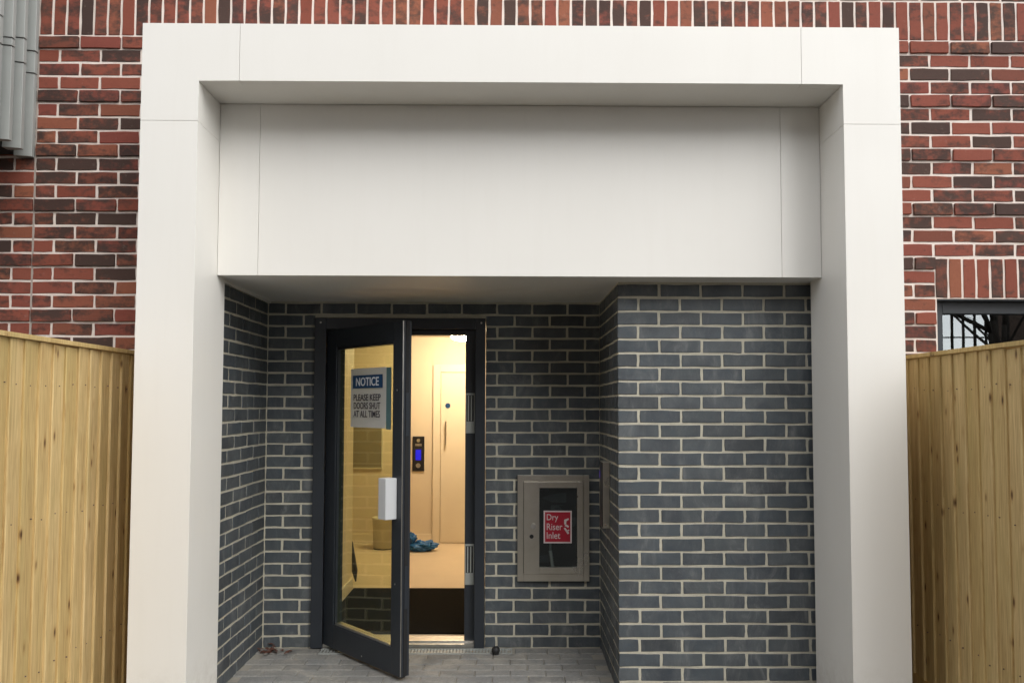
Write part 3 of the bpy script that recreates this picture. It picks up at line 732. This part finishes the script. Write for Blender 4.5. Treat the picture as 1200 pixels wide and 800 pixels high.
# ------------------------------------------------------------------ across the street (house and tree seen mirrored; sky block and lattice added)
ho = empty('house'); tag(ho, 'dark brick house across the street, seen only mirrored in the window', 'house')
ho.location = (12.9, -12, 0); ho.rotation_euler = (0, 0, R(31.8))
box('wall', M['brown'], ho, 0, 9.5, -7, 0, -.03, 6.2)
prism('roof', M['slate'], ho, [(-.3, 6.2), (9.8, 6.2), (4.75, 9.2)], -7.3, .3)
for i in range(3):
    for z in (1.0, 3.8):
        wn = box('window', M['render'], ho, .8 + i * 2.9, 2.1 + i * 2.9, -.05, .06, z, z + 1.3); box('pane', M['wglass'], wn, .9 + i * 2.9, 2.0 + i * 2.9, .07, .08, z + .1, z + 1.2)
tb = empty('terrace'); tag(tb, 'long brown brick block added out of view to cut the low sky', 'building')  # unseen block, added to cut low sky and darken the porch recess
box('wall', M['brown'], tb, -26, 7.2, -19, -11.5, -.03, 6.6)
prism('roof', M['slate'], tb, [(-26.4, 6.6), (7.6, 6.6), (5.2, 9.2), (-24, 9.2)], -19.3, -11.2)
for i in range(10):
    for z in (.9, 4.0):
        wn = box('window', M['render'], tb, -24.5 + i * 3.2, -23.1 + i * 3.2, -11.55, -11.44, z, z + 1.4); box('pane', M['wglass'], wn, -24.4 + i * 3.2, -23.2 + i * 3.2, -11.43, -11.42, z + .1, z + 1.3)
tr = empty('bare_tree'); tag(tr, 'bare dark-branched tree across the street, seen mirrored in the window', 'tree')
rr = random.Random(21); tv, tf, cv, cf = [], [], [], []
def grow(p, d, L, r, lev):
    n = 3
    for i in range(n):
        q = p + d * (L / n); r2 = r * (1 - .25 / n * (i + 1))
        tube(tv if lev < 2 else cv, tf if lev < 2 else cf, p, q, r, r2, 6 if lev < 3 else 3); p, r = q, r2
        d = (d + Vector((rr.uniform(-.2, .2), rr.uniform(-.2, .2), rr.uniform(-.05, .15)))).normalized()
        if lev < 5 and i > 0 - (lev > 0):
            for _ in range(2 if lev else 3):
                a = (d * .6 + Vector((rr.uniform(-1, 1), rr.uniform(-1, 1), rr.uniform(-.15, .6))).normalized()).normalized()
                if rr.random() < (.8 if lev < 2 else .5): grow(p, a, L * rr.uniform(.5, .75), r * .5, lev + 1)
grow(Vector((9.6, -6.4, -.03)), Vector((0, 0, 1)), 3.0, .16, 0)
link('trunk', pydata('trunk', tv, tf, True), M['bark'], tr); link('crown', pydata('crown', cv, cf), M['bark'], tr)

ts = empty('trellis_screen'); tag(ts, 'tall dark lattice added to stand in for the glazing bars mirrored in the window', 'trellis')  # made-up lattice, shaped to give the window its grid-like reflection
for i in range(8): box('upright', M['bark'], ts, 9.0 + i * .24, 9.03 + i * .24, -8.03, -7.97, -.03, 4.9)
for j in range(9): box('cross_bar', M['bark'], ts, 8.95, 10.80, -8.085, -8.035, .5 + j * .5, .525 + j * .5)

v, f = [], []; rr = random.Random(77)
for i in range(420):
    x, y = rr.uniform(-1.5, .58), 4.2 + .84 * rr.random() ** .7; r_ = rr.uniform(.0012, .0042); b = len(v)
    if rr.random() < .35: y = 4.93 + rr.gauss(0, .03)
    v += [(x - r_, y, .0012), (x, y - r_, .0012), (x + r_ * 1.2, y, .0012), (x, y + r_, .0012), (x + rr.uniform(-.5, .5) * r_, y, .0012 + r_)]
    f += [(b, b + 1, b + 4), (b + 1, b + 2, b + 4), (b + 2, b + 3, b + 4), (b + 3, b, b + 4)]
tag(link('grit', pydata('grit', v, f), M['bed']), 'fine pale grit scattered over the porch paving', 'grit', kind='stuff')
